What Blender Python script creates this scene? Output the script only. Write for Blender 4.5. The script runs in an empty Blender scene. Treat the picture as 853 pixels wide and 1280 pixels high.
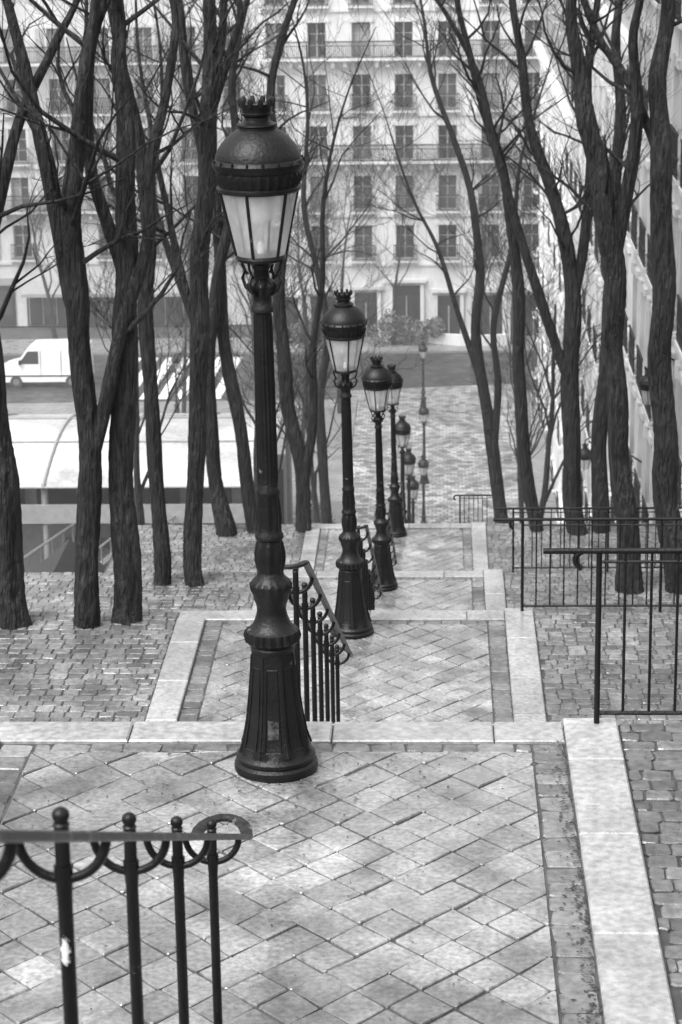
import bpy, math, random
from mathutils import Vector as V, Matrix
random.seed(7)
SC = bpy.context.scene
COL = SC.collection
R = random.Random(11)

# ------------------------------------------------------------------ materials
def g(v): return (v, v, v, 1)

def mat(name, base, rough=.6, var=.2, scale=4, bump=0, bscale=30, metal=0, st=(1, 1, 1),
        tone=False, rlo=None, rhi=None, rscale=1.5, spec=.5, chips=0, trans=0, chipcol=.35, var2=0, bdist=.01, big=0, wet=0):
    m = bpy.data.materials.new(name); m.use_nodes = True
    nt = m.node_tree; N = nt.nodes; L = nt.links
    b = N['Principled BSDF']
    tc = N.new('ShaderNodeTexCoord'); mp = N.new('ShaderNodeMapping'); mp.inputs['Scale'].default_value = st
    L.new(tc.outputs['Object'], mp.inputs[0])
    n = N.new('ShaderNodeTexNoise'); n.inputs['Scale'].default_value = scale; n.inputs['Detail'].default_value = 6
    n.inputs['Roughness'].default_value = .6
    L.new(mp.outputs[0], n.inputs['Vector'])
    mr = N.new('ShaderNodeMapRange'); mr.inputs[1].default_value = .3; mr.inputs[2].default_value = .7
    mr.inputs[3].default_value = base * (1 - var); mr.inputs[4].default_value = base * (1 + var)
    L.new(n.outputs[0], mr.inputs[0])
    col = mr.outputs[0]
    def mulnoise(sc, amt, vec):
        nonlocal col
        n2 = N.new('ShaderNodeTexNoise'); n2.inputs['Scale'].default_value = sc; n2.inputs['Detail'].default_value = 5
        L.new(vec, n2.inputs['Vector'])
        m2 = N.new('ShaderNodeMapRange'); m2.inputs[1].default_value = .3; m2.inputs[2].default_value = .7
        m2.inputs[3].default_value = 1 - amt; m2.inputs[4].default_value = 1 + amt
        L.new(n2.outputs[0], m2.inputs[0])
        mu = N.new('ShaderNodeMath'); mu.operation = 'MULTIPLY'; L.new(col, mu.inputs[0]); L.new(m2.outputs[0], mu.inputs[1]); col = mu.outputs[0]
    if var2: mulnoise(scale * 14, var2, mp.outputs[0])
    if big: mulnoise(.6, big, tc.outputs['Object'])
    if tone:
        a = N.new('ShaderNodeAttribute'); a.attribute_name = 'tone'
        mu = N.new('ShaderNodeMath'); mu.operation = 'MULTIPLY'
        L.new(col, mu.inputs[0]); L.new(a.outputs['Fac'], mu.inputs[1]); col = mu.outputs[0]
    if chips:
        n3 = N.new('ShaderNodeTexNoise'); n3.inputs['Scale'].default_value = 9; n3.inputs['Detail'].default_value = 8; n3.inputs['Roughness'].default_value = .7
        L.new(tc.outputs['Object'], n3.inputs['Vector'])
        m3 = N.new('ShaderNodeMapRange'); m3.inputs[1].default_value = 1 - chips; m3.inputs[2].default_value = 1 - chips + .03
        L.new(n3.outputs[0], m3.inputs[0])
        mx = N.new('ShaderNodeMix'); mx.data_type = 'FLOAT'; L.new(m3.outputs[0], mx.inputs[0]); L.new(col, mx.inputs[2]); mx.inputs[3].default_value = chipcol
        col = mx.outputs[0]
    cc = N.new('ShaderNodeCombineColor'); [L.new(col, cc.inputs[i]) for i in range(3)]
    L.new(cc.outputs[0], b.inputs['Base Color'])
    b.inputs['Roughness'].default_value = rough; b.inputs['Metallic'].default_value = metal
    b.inputs['Specular IOR Level'].default_value = spec
    if trans: b.inputs['Transmission Weight'].default_value = trans
    if rlo is not None:
        n4 = N.new('ShaderNodeTexNoise'); n4.inputs['Scale'].default_value = rscale; n4.inputs['Detail'].default_value = 5
        L.new(tc.outputs['Object'], n4.inputs['Vector'])
        m4 = N.new('ShaderNodeMapRange'); m4.inputs[1].default_value = .38; m4.inputs[2].default_value = .62
        m4.inputs[3].default_value = rlo; m4.inputs[4].default_value = rhi
        L.new(n4.outputs[0], m4.inputs[0]); L.new(m4.outputs[0], b.inputs['Roughness'])
        if wet:   # thin water film, thicker where the stone is smooth
            m6 = N.new('ShaderNodeMapRange'); m6.inputs[1].default_value = .42; m6.inputs[2].default_value = .58
            m6.inputs[3].default_value = wet; m6.inputs[4].default_value = .1 * wet
            L.new(n4.outputs[0], m6.inputs[0]); L.new(m6.outputs[0], b.inputs['Coat Weight']); b.inputs['Coat Roughness'].default_value = .06; b.inputs['Coat IOR'].default_value = 1.6
    if bump:
        n5 = N.new('ShaderNodeTexNoise'); n5.inputs['Scale'].default_value = bscale; n5.inputs['Detail'].default_value = 6
        L.new(mp.outputs[0], n5.inputs['Vector'])
        bp = N.new('ShaderNodeBump'); bp.inputs['Strength'].default_value = bump; bp.inputs['Distance'].default_value = bdist
        L.new(n5.outputs[0], bp.inputs['Height']); L.new(bp.outputs[0], b.inputs['Normal'])
    return m

M_TILE = mat('wet_paving_tile', .15, var=.5, scale=2.4, tone=True, rlo=.1, rhi=.4, rscale=2.2, bump=.6, bscale=26, var2=.38, spec=.75, big=.4, wet=1)
M_COB = mat('wet_cobble', .105, var=.4, scale=1.3, tone=True, rlo=.2, rhi=.5, rscale=2.2, bump=.6, bscale=35, var2=.35, spec=.5, big=.35, wet=.35)
M_MORT = mat('joint_mortar', .045, rough=.5, var=.6, scale=3, bump=.5, bscale=20)
M_KERB = mat('granite_kerb', .245, var=.25, scale=1.6, tone=True, rlo=.2, rhi=.55, bump=.35, bscale=60, var2=.3, big=.22, wet=.6)
M_STEP = mat('granite_step', .26, var=.2, scale=2, tone=True, rlo=.3, rhi=.6, bump=.3)
M_IRON = mat('black_painted_iron', .006, rough=.4, var=.4, scale=6, bump=.45, bscale=45, chips=.34, chipcol=.11, spec=.24)
M_IRON2 = mat('worn_handrail_iron', .012, rough=.4, var=.8, scale=25, bump=.7, bscale=70, chips=.43, chipcol=.12, spec=.3)
M_BARK = mat('wet_bark', .017, rough=.6, var=.9, scale=9, st=(3, 3, .4), bump=1, bscale=8, bdist=.13, spec=.35)
M_BARK2 = mat('bark_far', .024, rough=.85, var=.4, scale=6, st=(3, 3, .6), bump=.6, bscale=12, spec=.2)
M_ASPH = mat('asphalt', .035, var=.3, scale=.5, rlo=.3, rhi=.55, bump=.2, bscale=60, spec=.3)
M_PAVE = mat('pavement', .17, var=.25, scale=.6, rlo=.25, rhi=.6, bump=.1)
M_WHITE = mat('white_road_paint', .7, rough=.6, var=.12, scale=3)
M_EARTH = mat('earth', .05, rough=.9, var=.45, scale=1.2, bump=.8, bscale=8)
M_WALL = mat('pale_limestone', .58, rough=.85, var=.16, scale=.5, var2=.08, st=(1, 1, .3))
M_WALL2 = mat('grey_limestone', .48, rough=.85, var=.2, scale=.5, var2=.1, st=(1, 1, .3))
M_WALL3 = mat('white_render', .6, rough=.85, var=.14, scale=.4, var2=.08, st=(1, 1, .3))
M_WALL4 = mat('stone_render', .36, rough=.85, var=.2, scale=.4, var2=.1, st=(1, 1, .3))
M_GLASS = mat('window_glass', .025, rough=.15, var=.5, scale=.7, tone=True, spec=.25)
M_FRAME = mat('painted_frame', .32, rough=.5, var=.15)
M_BIRON = mat('balcony_iron', .02, rough=.6, var=.2, spec=.2)
M_ZINC = mat('zinc_roof', .25, rough=.45, var=.15)
M_DARK = mat('dark_shopfront', .025, rough=.5, var=.3, spec=.25)
M_SHUT = mat('grey_shutter', .33, rough=.7, var=.15)
M_CANOPY = mat('canopy_glass', .42, rough=.15, var=.35, scale=.4, var2=.2)
M_RIB = mat('canopy_rib', .2, rough=.5, var=.2)
M_VAN = mat('white_car_paint', .72, rough=.22, var=.05)
M_TYRE = mat('tyre_rubber', .02, rough=.8, var=.3)
M_LEAF = mat('dead_leaf', .03, rough=.7, var=.6, scale=20)
M_BUSH = mat('bush_leaf', .06, rough=.6, var=.6, scale=3, tone=True)
M_STICK = mat('torn_sticker', .04, rough=.7, var=.95, scale=35, spec=.2)
M_CHROME = mat('metal_trim', .35, rough=.3, metal=.8)
M_PAINT = mat('flaked_white_paint', .6, rough=.5, var=.3, scale=20)

def mat_glass():
    m = bpy.data.materials.new('lantern_glass'); m.use_nodes = True
    nt = m.node_tree; N = nt.nodes; L = nt.links; N.clear()
    o = N.new('ShaderNodeOutputMaterial')
    tr = N.new('ShaderNodeBsdfTransparent'); tr.inputs[0].default_value = g(.95)
    tl = N.new('ShaderNodeBsdfTranslucent'); tl.inputs[0].default_value = g(.9)
    df = N.new('ShaderNodeBsdfDiffuse'); df.inputs[0].default_value = g(.72)
    gl = N.new('ShaderNodeBsdfGlossy'); gl.inputs['Roughness'].default_value = .06
    a = N.new('ShaderNodeMixShader'); a.inputs[0].default_value = .5; L.new(tl.outputs[0], a.inputs[1]); L.new(df.outputs[0], a.inputs[2])
    tc = N.new('ShaderNodeTexCoord'); n = N.new('ShaderNodeTexNoise'); n.inputs['Scale'].default_value = 6; n.inputs['Detail'].default_value = 5
    mp = N.new('ShaderNodeMapping'); mp.inputs['Scale'].default_value = (1, 1, .5); L.new(tc.outputs['Object'], mp.inputs[0]); L.new(mp.outputs[0], n.inputs['Vector'])
    mr = N.new('ShaderNodeMapRange'); mr.inputs[1].default_value = .3; mr.inputs[2].default_value = .7; mr.inputs[3].default_value = .25; mr.inputs[4].default_value = .6
    L.new(n.outputs[0], mr.inputs[0])
    b = N.new('ShaderNodeMixShader'); L.new(mr.outputs[0], b.inputs[0]); L.new(tr.outputs[0], b.inputs[1]); L.new(a.outputs[0], b.inputs[2])
    c = N.new('ShaderNodeMixShader'); c.inputs[0].default_value = .08; L.new(b.outputs[0], c.inputs[1]); L.new(gl.outputs[0], c.inputs[2])
    L.new(c.outputs[0], o.inputs[0]); return m
M_LGL = mat_glass()
M_BULB = mat('opal_bulb', .85, rough=.4, var=.03)

def mat_brick(name, c1, c2, cm, bw, bh, bump=.5, rlo=.3, rhi=.6):
    m = bpy.data.materials.new(name); m.use_nodes = True
    nt = m.node_tree; N = nt.nodes; L = nt.links; b = N['Principled BSDF']
    tc = N.new('ShaderNodeTexCoord'); br = N.new('ShaderNodeTexBrick')
    br.inputs['Color1'].default_value = g(c1); br.inputs['Color2'].default_value = g(c2); br.inputs['Mortar'].default_value = g(cm)
    br.inputs['Scale'].default_value = 1; br.inputs['Brick Width'].default_value = bw; br.inputs['Row Height'].default_value = bh
    br.inputs['Mortar Size'].default_value = .02; br.inputs['Mortar Smooth'].default_value = .4
    nz = N.new('ShaderNodeTexNoise'); nz.inputs['Scale'].default_value = 1.5
    L.new(tc.outputs['Object'], nz.inputs['Vector'])
    vm = N.new('ShaderNodeVectorMath'); vm.operation = 'MULTIPLY_ADD'; vm.inputs[1].default_value = (.12, .12, .12)
    L.new(nz.outputs['Color'], vm.inputs[0]); L.new(tc.outputs['Object'], vm.inputs[2]); L.new(vm.outputs[0], br.inputs['Vector'])
    n = N.new('ShaderNodeTexNoise'); n.inputs['Scale'].default_value = .35; n.inputs['Detail'].default_value = 5; L.new(tc.outputs['Object'], n.inputs['Vector'])
    mr = N.new('ShaderNodeMapRange'); mr.inputs[1].default_value = .3; mr.inputs[2].default_value = .7; mr.inputs[3].default_value = .65; mr.inputs[4].default_value = 1.3
    L.new(n.outputs[0], mr.inputs[0])
    sc = N.new('ShaderNodeVectorMath'); sc.operation = 'SCALE'; L.new(br.outputs['Color'], sc.inputs[0]); L.new(mr.outputs[0], sc.inputs['Scale'])
    L.new(sc.outputs[0], b.inputs['Base Color'])
    m4 = N.new('ShaderNodeMapRange'); m4.inputs[1].default_value = .35; m4.inputs[2].default_value = .65; m4.inputs[3].default_value = rlo; m4.inputs[4].default_value = rhi
    L.new(n.outputs[0], m4.inputs[0]); L.new(m4.outputs[0], b.inputs['Roughness'])
    bp = N.new('ShaderNodeBump'); bp.inputs['Strength'].default_value = bump; bp.inputs['Distance'].default_value = .03; bp.invert = True
    L.new(br.outputs['Fac'], bp.inputs['Height']); L.new(bp.outputs[0], b.inputs['Normal'])
    return m
M_SETTS = mat_brick('street_setts', .38, .1, .04, .34, .3, rlo=.25, rhi=.5)

# ------------------------------------------------------------------ mesh builder
class MB:
    def __init__(s): s.v = []; s.f = []; s.m = []; s.t = []
    def add(s, vs, fs, mi=0, tone=1.0):
        o = len(s.v); s.v += [tuple(q) for q in vs]
        for f in fs: s.f.append([o + i for i in f]); s.m.append(mi); s.t.append(tone)
    def box(s, x0, x1, y0, y1, z0, z1, mi=0, tone=1.0, b=0):
        if b:
            s.chip([(x0, y0), (x1, y0), (x1, y1), (x0, y1)], z0, z1, b, mi, tone, edge=True); return
        vs = [(x0, y0, z0), (x1, y0, z0), (x1, y1, z0), (x0, y1, z0), (x0, y0, z1), (x1, y0, z1), (x1, y1, z1), (x0, y1, z1)]
        s.add(vs, [(0, 3, 2, 1), (4, 5, 6, 7), (0, 1, 5, 4), (1, 2, 6, 5), (2, 3, 7, 6), (3, 0, 4, 7)], mi, tone)
    def obox(s, o, a, b, c, mi=0, tone=1.0):
        o = V(o); a = V(a); b = V(b); c = V(c)
        vs = [o, o + a, o + a + b, o + b, o + c, o + a + c, o + a + b + c, o + b + c]
        s.add(vs, [(0, 3, 2, 1), (4, 5, 6, 7), (0, 1, 5, 4), (1, 2, 6, 5), (2, 3, 7, 6), (3, 0, 4, 7)], mi, tone)
    def chip(s, poly, z0, z1, b, mi=0, tone=1.0, tilt=0, edge=False):
        n = len(poly); cx = sum(p[0] for p in poly) / n; cy = sum(p[1] for p in poly) / n
        tx = R.uniform(-tilt, tilt); ty = R.uniform(-tilt, tilt)
        vs = [(p[0], p[1], z0) for p in poly] + [(p[0], p[1], z1 - b) for p in poly]
        for p in poly:
            dx = p[0] - cx; dy = p[1] - cy; l = math.hypot(dx, dy) or 1
            if edge: qx = cx + dx - math.copysign(b, dx); qy = cy + dy - math.copysign(b, dy); vs.append((qx, qy, z1)); continue
            k = max(0, 1 - 1.4 * b / l)
            vs.append((cx + dx * k, cy + dy * k, z1 + tx * dx + ty * dy))
        fs = []
        for i in range(n):
            j = (i + 1) % n
            fs.append((i, j, n + j, n + i)); fs.append((n + i, n + j, 2 * n + j, 2 * n + i))
        fs.append(tuple(range(2 * n, 3 * n)))
        s.add(vs, fs, mi, tone)
    def tube(s, pts, rad, sides=6, mi=0, cap=True, ridge=0, ph=0):
        pts = [V(p) for p in pts]; n = len(pts); vs = []; fs = []
        if not hasattr(rad, '__len__'): rad = [rad] * n
        t0 = (pts[1] - pts[0]).normalized(); a = V((1, 0, 0)) if abs(t0.x) < .8 else V((0, 1, 0))
        for i in range(n):
            t = (pts[min(i + 1, n - 1)] - pts[max(i - 1, 0)]); t = t.normalized() if t.length > 1e-6 else t0
            b = t.cross(a).normalized(); a = b.cross(t).normalized()
            for k in range(sides):
                th = 2 * math.pi * k / sides; r = rad[i]
                if ridge: r *= 1 + ridge * (math.sin(3 * th + ph + .8 * math.sin(i * .12 + ph)) * .5 + math.sin(5 * th - ph * 2 + i * .05) * .5 + .7 * math.sin(9 * th + ph * 3 + .8 * math.sin(i * .25))) + R.uniform(-.5, .5) * ridge
                vs.append(pts[i] + (a * math.cos(th) + b * math.sin(th)) * r)
        for i in range(n - 1):
            for k in range(sides):
                k2 = (k + 1) % sides
                fs.append((i * sides + k, i * sides + k2, (i + 1) * sides + k2, (i + 1) * sides + k))
        if cap: fs.append(tuple(range((n - 1) * sides, n * sides))); fs.append(tuple(range(sides - 1, -1, -1)))
        s.add(vs, fs, mi)
    def revolve(s, prof, seg=48, mi=0):
        vs = []; fs = []
        for p in prof:
            r, h = p[0], p[1]; md = p[2] if len(p) > 2 else 0
            for k in range(seg):
                th = 2 * math.pi * k / seg; q = r
                if md == 'o':
                    e = th - round(th / (math.pi / 4)) * math.pi / 4; q = r / math.cos(e)
                elif md: q = r * (1 + p[3] * math.cos(md * th))
                vs.append((q * math.cos(th), q * math.sin(th), h))
        for i in range(len(prof) - 1):
            for k in range(seg):
                k2 = (k + 1) % seg
                fs.append((i * seg + k, i * seg + k2, (i + 1) * seg + k2, (i + 1) * seg + k))
        fs.append(tuple(range((len(prof) - 1) * seg, len(prof) * seg)))
        s.add(vs, fs, mi)
    def mesh(s, name, mats, smooth=None):
        me = bpy.data.meshes.new(name); me.from_pydata(s.v, [], s.f)
        for m in mats: me.materials.append(m)
        me.polygons.foreach_set('material_index', s.m)
        at = me.attributes.new('tone', 'FLOAT', 'FACE'); at.data.foreach_set('value', s.t)
        if smooth is not None:
            me.polygons.foreach_set('use_smooth', [True] * len(s.f))
            me.set_sharp_from_angle(angle=math.radians(smooth))
        me.update(); return me

def ob(name, data, parent=None, loc=(0, 0, 0), rot=(0, 0, 0)):
    o = bpy.data.objects.new(name, data); COL.objects.link(o); o.location = loc; o.rotation_euler = rot
    if parent: o.parent = parent
    return o
def empty(name, loc=(0, 0, 0), rot=(0, 0, 0)):
    return ob(name, None, None, loc, rot)

# ------------------------------------------------------------------ layout of the hill
# landings: (z, y_start, y_end)
LAND = [(3.6, -6, 1.2), (0, 9.2, 13.17), (-3.35, 20.6, 25.0), (-6.65, 32.2, 36.6), (-9.9, 43.8, 50.0),
        (-14.25, 58.5, 62.6), (-18.1, 69.8, 73.6), (-21.85, 80.4, 84.0), (-24.8, 91.0, 400)]
XL, XR, KW = -2.53, .73, .31
def prof(y):
    for i, (z, a, b) in enumerate(LAND):
        if y <= b:
            if y >= a or i == 0: return z
            z0, _, b0 = LAND[i - 1]; return z0 + (z - z0) * (y - b0) / (a - b0)
    return LAND[-1][0]

# ground sheet
ys = [-800, -60]
for z, a, b in LAND: ys += [a, b]
ys = sorted(set(ys)) + [1500]
xs = [-900, -60, -30, -12, -9.4, -7.2, -6.9, 7, 30, 60, 900]
mb = MB(); vs = []
for y in ys:
    for x in xs:
        z = prof(y) - .14
        if x <= -7.2 and 36 < y < 91: z -= min(2.6, (y - 36) * .5)
        if x <= -7.2: z = max(z, -24.94)
        if y > 400: z = -24.94
        vs.append((x, y, z))
nx = len(xs)
fs = [(j * nx + i, j * nx + i + 1, (j + 1) * nx + i + 1, (j + 1) * nx + i) for j in range(len(ys) - 1) for i in range(nx - 1)]
mb.add(vs, fs); ob('ground', mb.mesh('ground', [M_EARTH]))

def clip(poly, x0, x1, y0, y1):
    def cut(p, ax, lim, sg):
        out = []
        for i in range(len(p)):
            a = p[i]; b = p[(i + 1) % len(p)]
            ia = (a[ax] - lim) * sg >= 0; ib = (b[ax] - lim) * sg >= 0
            if ia: out.append(a)
            if ia != ib:
                t = (lim - a[ax]) / (b[ax] - a[ax]); out.append((a[0] + (b[0] - a[0]) * t, a[1] + (b[1] - a[1]) * t))
        return out
    for ax, lim, sg in ((0, x0, 1), (0, x1, -1), (1, y0, 1), (1, y1, -1)):
        poly = cut(poly, ax, lim, sg)
        if len(poly) < 3: return None
    ar = abs(sum(poly[i][0] * poly[(i + 1) % len(poly)][1] - poly[(i + 1) % len(poly)][0] * poly[i][1] for i in range(len(poly)))) / 2
    return poly if ar > .002 else None

def diamonds(mb, x0, x1, y0, y1, z, dw=.3, dh=.335):
    for i in range(int((x1 - x0) / dw * 2) + 3):
        for j in range(int((y1 - y0) / dh * 2) + 3):
            if (i + j) % 2: continue
            gp = R.uniform(.004, .010)
            cx = x0 + i * dw / 2 + R.uniform(-.004, .004); cy = y0 + j * dh / 2 + R.uniform(-.004, .004)
            hw = dw / 2 - gp; hh = dh / 2 - gp; c = R.uniform(.015, .05)
            q = [(cx + hw, cy), (cx, cy + hh), (cx - hw, cy), (cx, cy - hh)]
            q = [(a + R.uniform(-.006, .006), b + R.uniform(-.006, .006)) for a, b in q]
            p = []
            for k in range(4):
                a, b, d = q[k - 1], q[k], q[(k + 1) % 4]
                p.append((b[0] + (a[0] - b[0]) * c, b[1] + (a[1] - b[1]) * c)); p.append((b[0] + (d[0] - b[0]) * c, b[1] + (d[1] - b[1]) * c))
            p = clip(p, x0, x1, y0, y1)
            if p: mb.chip(p, z - .05, z + R.uniform(-.003, .003), .0035, 0, R.choice([.82, .9, .95, 1, 1.03, 1.08, 1.13, 1.3]) * R.uniform(.93, 1.07), .035)

def cobbles(mb, x0, x1, y0, y1, z, rw=.135, w=(.15, .23), mi=0, axis=0, rd=.006):
    if axis: x0, x1, y0, y1 = y0, y1, x0, x1
    n = max(1, round((y1 - y0) / rw)); rh = (y1 - y0) / n
    for j in range(n):
        x = x0 + (R.uniform(-.15, 0) if x1 - x0 > .3 else 0); ya = y0 + j * rh
        while x < x1:
            ww = R.uniform(*w); a = max(x, x0) + .005; b = min(x + ww, x1) - .005; x += ww
            if b - a < .04: continue
            c = .016
            p = [(a + c, ya + .005), (b - c, ya + .005), (b, ya + .005 + c), (b, ya + rh - .005 - c), (b - c, ya + rh - .005), (a + c, ya + rh - .005), (a, ya + rh - .005 - c), (a, ya + .005 + c)]
            p = [(q + R.uniform(-.006, .006), r + R.uniform(-.006, .006)) for q, r in p]
            if axis: p = [(r, q) for q, r in p][::-1]
            mb.chip(p, z - .06, z + R.uniform(-.005, .004), rd, mi, R.choice([.7, .85, .95, 1.05, 1.15, 1.35]) * R.uniform(.93, 1.07), .06)

def slabs(mb, x0, x1, y0, y1, z, zb, ln=1.0, axis=1):
    a0, a1 = (y0, y1) if axis else (x0, x1)
    a = a0
    while a < a1 - .01:
        l = min(ln * R.uniform(.85, 1.15), a1 - a)
        if a1 - a - l < .3: l = a1 - a
        t = R.uniform(.82, 1.14)
        if axis: mb.box(x0, x1, a + .004, a + l - .004, zb, z + R.uniform(-.003, .003), 0, t, .009)
        else: mb.box(a + .004, a + l - .004, y0, y1, zb, z + R.uniform(-.003, .003), 0, t, .009)
        a += l

tiles = MB(); cob = MB(); mort = MB(); kerb = MB(); step = MB()
left_w = {0: -6, 1: -9.2, 2: -9.2, 3: -7.1, 4: -6.8, 5: -6.5, 6: -6.5, 7: -6.5}
for i, (z, a, b) in enumerate(LAND[:-1]):
    lw = left_w[i]; rw_ = 5.2
    mort.box(lw, rw_, a, b - .005, z - .5, z - .011, 0)
    slabs(kerb, XL - KW, XR, b - .30, b, z + .012, z - .5, 1.05, 0)
    if i < 6:
        diamonds(tiles, XL + .2, XR - .2, a, b - .44, z)
        cobbles(cob, XR - .19, XR - .004, a, b - .31, z - .002, rw=.19, w=(.14, .2), axis=1)
        cobbles(cob, XL + .004, XL + .19, a, b - .31, z - .002, rw=.19, w=(.14, .2), axis=1)
        cobbles(cob, XL + .2, XR - .2, b - .435, b - .31, z - .002, rw=.12, w=(.16, .24))
    else:
        tiles.box(XL, XR, a, b - .31, z - .05, z, 0)
    slabs(kerb, XR, XR + KW, a, b + (0 if i else 0), z + .035, z - .5, 1.1, 1)
    slabs(kerb, XL - KW, XL - .003, a, b - .305, z + .035, z - .5, 1.1, 1)
    if i < 6:
        cobbles(cob, XR + KW + .01, rw_, a, b, z + .005, rw=.14, w=(.13, .2))
        cobbles(cob, lw, XL - KW - .01, a, b, z + .005, rw=.15, w=(.14, .22))
    z2, a2, _ = LAND[i + 1]
    n = round((z - z2) / .15); rise = (z - z2) / n; run = (a2 - b) / (n - 1) if n > 1 else 1
    for k in range(n - 1):
        y0 = b + k * run; zt = z - rise * (k + 1)
        step.box(XL, XR, y0 + .002, y0 + run + .02, zt - .45, zt, 0, R.uniform(.85, 1.15))
    for xa, xb in ((XR + .002, XR + KW), (XL - KW, XL - .002)):
        kerb.obox((xa, b + .004, z + .03 - .6), (xb - xa, 0, 0), (0, a2 - b - .008, z2 - z), (0, 0, .6), 0, 1)
pav = empty('staircase')
ob('paving_tiles', tiles.mesh('paving_tiles', [M_TILE]), pav)
ob('steps', step.mesh('steps', [M_STEP]), pav)
ob('granite_kerbs', kerb.mesh('granite_kerbs', [M_KERB]), pav)
ob('bedding', mort.mesh('bedding', [M_MORT]), pav)
ob('cobblestone_terrace', cob.mesh('cobblestone_terrace', [M_COB]))

# lower street, road, pavements
G = -24.8
def sheet(name, poly, z, m):
    b = MB(); b.add([(x, y, z) for x, y in poly], [tuple(range(len(poly)))]); return ob(name, b.mesh(name, [m]))
sheet('plaza', [(-40, 91.2), (-4.3, 91.2), (-4.3, 121.9), (-40, 120.9)], G + .004, M_PAVE)
sheet('road', [(-200, 120.9), (60, 122), (60, 133.4), (-200, 133)], G - .1, M_ASPH)
sheet('cobbled_street', [(-4.15, 91.05), (4.15, 91.05), (4.5, 125.5), (-4.6, 124)], G - .05, M_SETTS)
kb = MB()
kb.box(-4.3, -4.15, 91.1, 121.8, G - .2, G + .03, 0); kb.box(4.15, 5.25, 91.1, 123.5, G - .2, G + .03, 0)
kb.box(-200, 60, 133.2, 137, G - .2, G + .02, 0); kb.box(-40, -4.3, 121.0, 121.3, G - .2, G + .03, 0)
ob('pavement', kb.mesh('pavement', [M_PAVE]))
zb = MB()
for k in range(7):
    x = -17.6 + k * .95
    zb.add([(x, 122.6, G - .094), (x + .5, 122.6, G - .094), (x + .9, 132.4, G - .094), (x + .4, 132.4, G - .094)], [(0, 1, 2, 3)])
ob('zebra_crossing', zb.mesh('zebra_crossing', [M_WHITE]))
pw = MB()
for k in range(10):
    a = math.radians(200 + k * 9); a2 = math.radians(209 + k * 9)
    c = V((2.6, 137.8)); r = 4.6
    p = [(c.x + r * math.cos(a), c.y + r * .75 * math.sin(a)), (c.x + r * math.cos(a2), c.y + r * .75 * math.sin(a2))]
    q = [(c.x + (r - .3) * math.cos(a2), c.y + (r - .3) * .75 * math.sin(a2)), (c.x + (r - .3) * math.cos(a), c.y + (r - .3) * .75 * math.sin(a))]
    pw.chip(p + q, G, G + .65, .02, 0, 1)
ob('parapet_wall', pw.mesh('parapet_wall', [M_WALL]))

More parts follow.
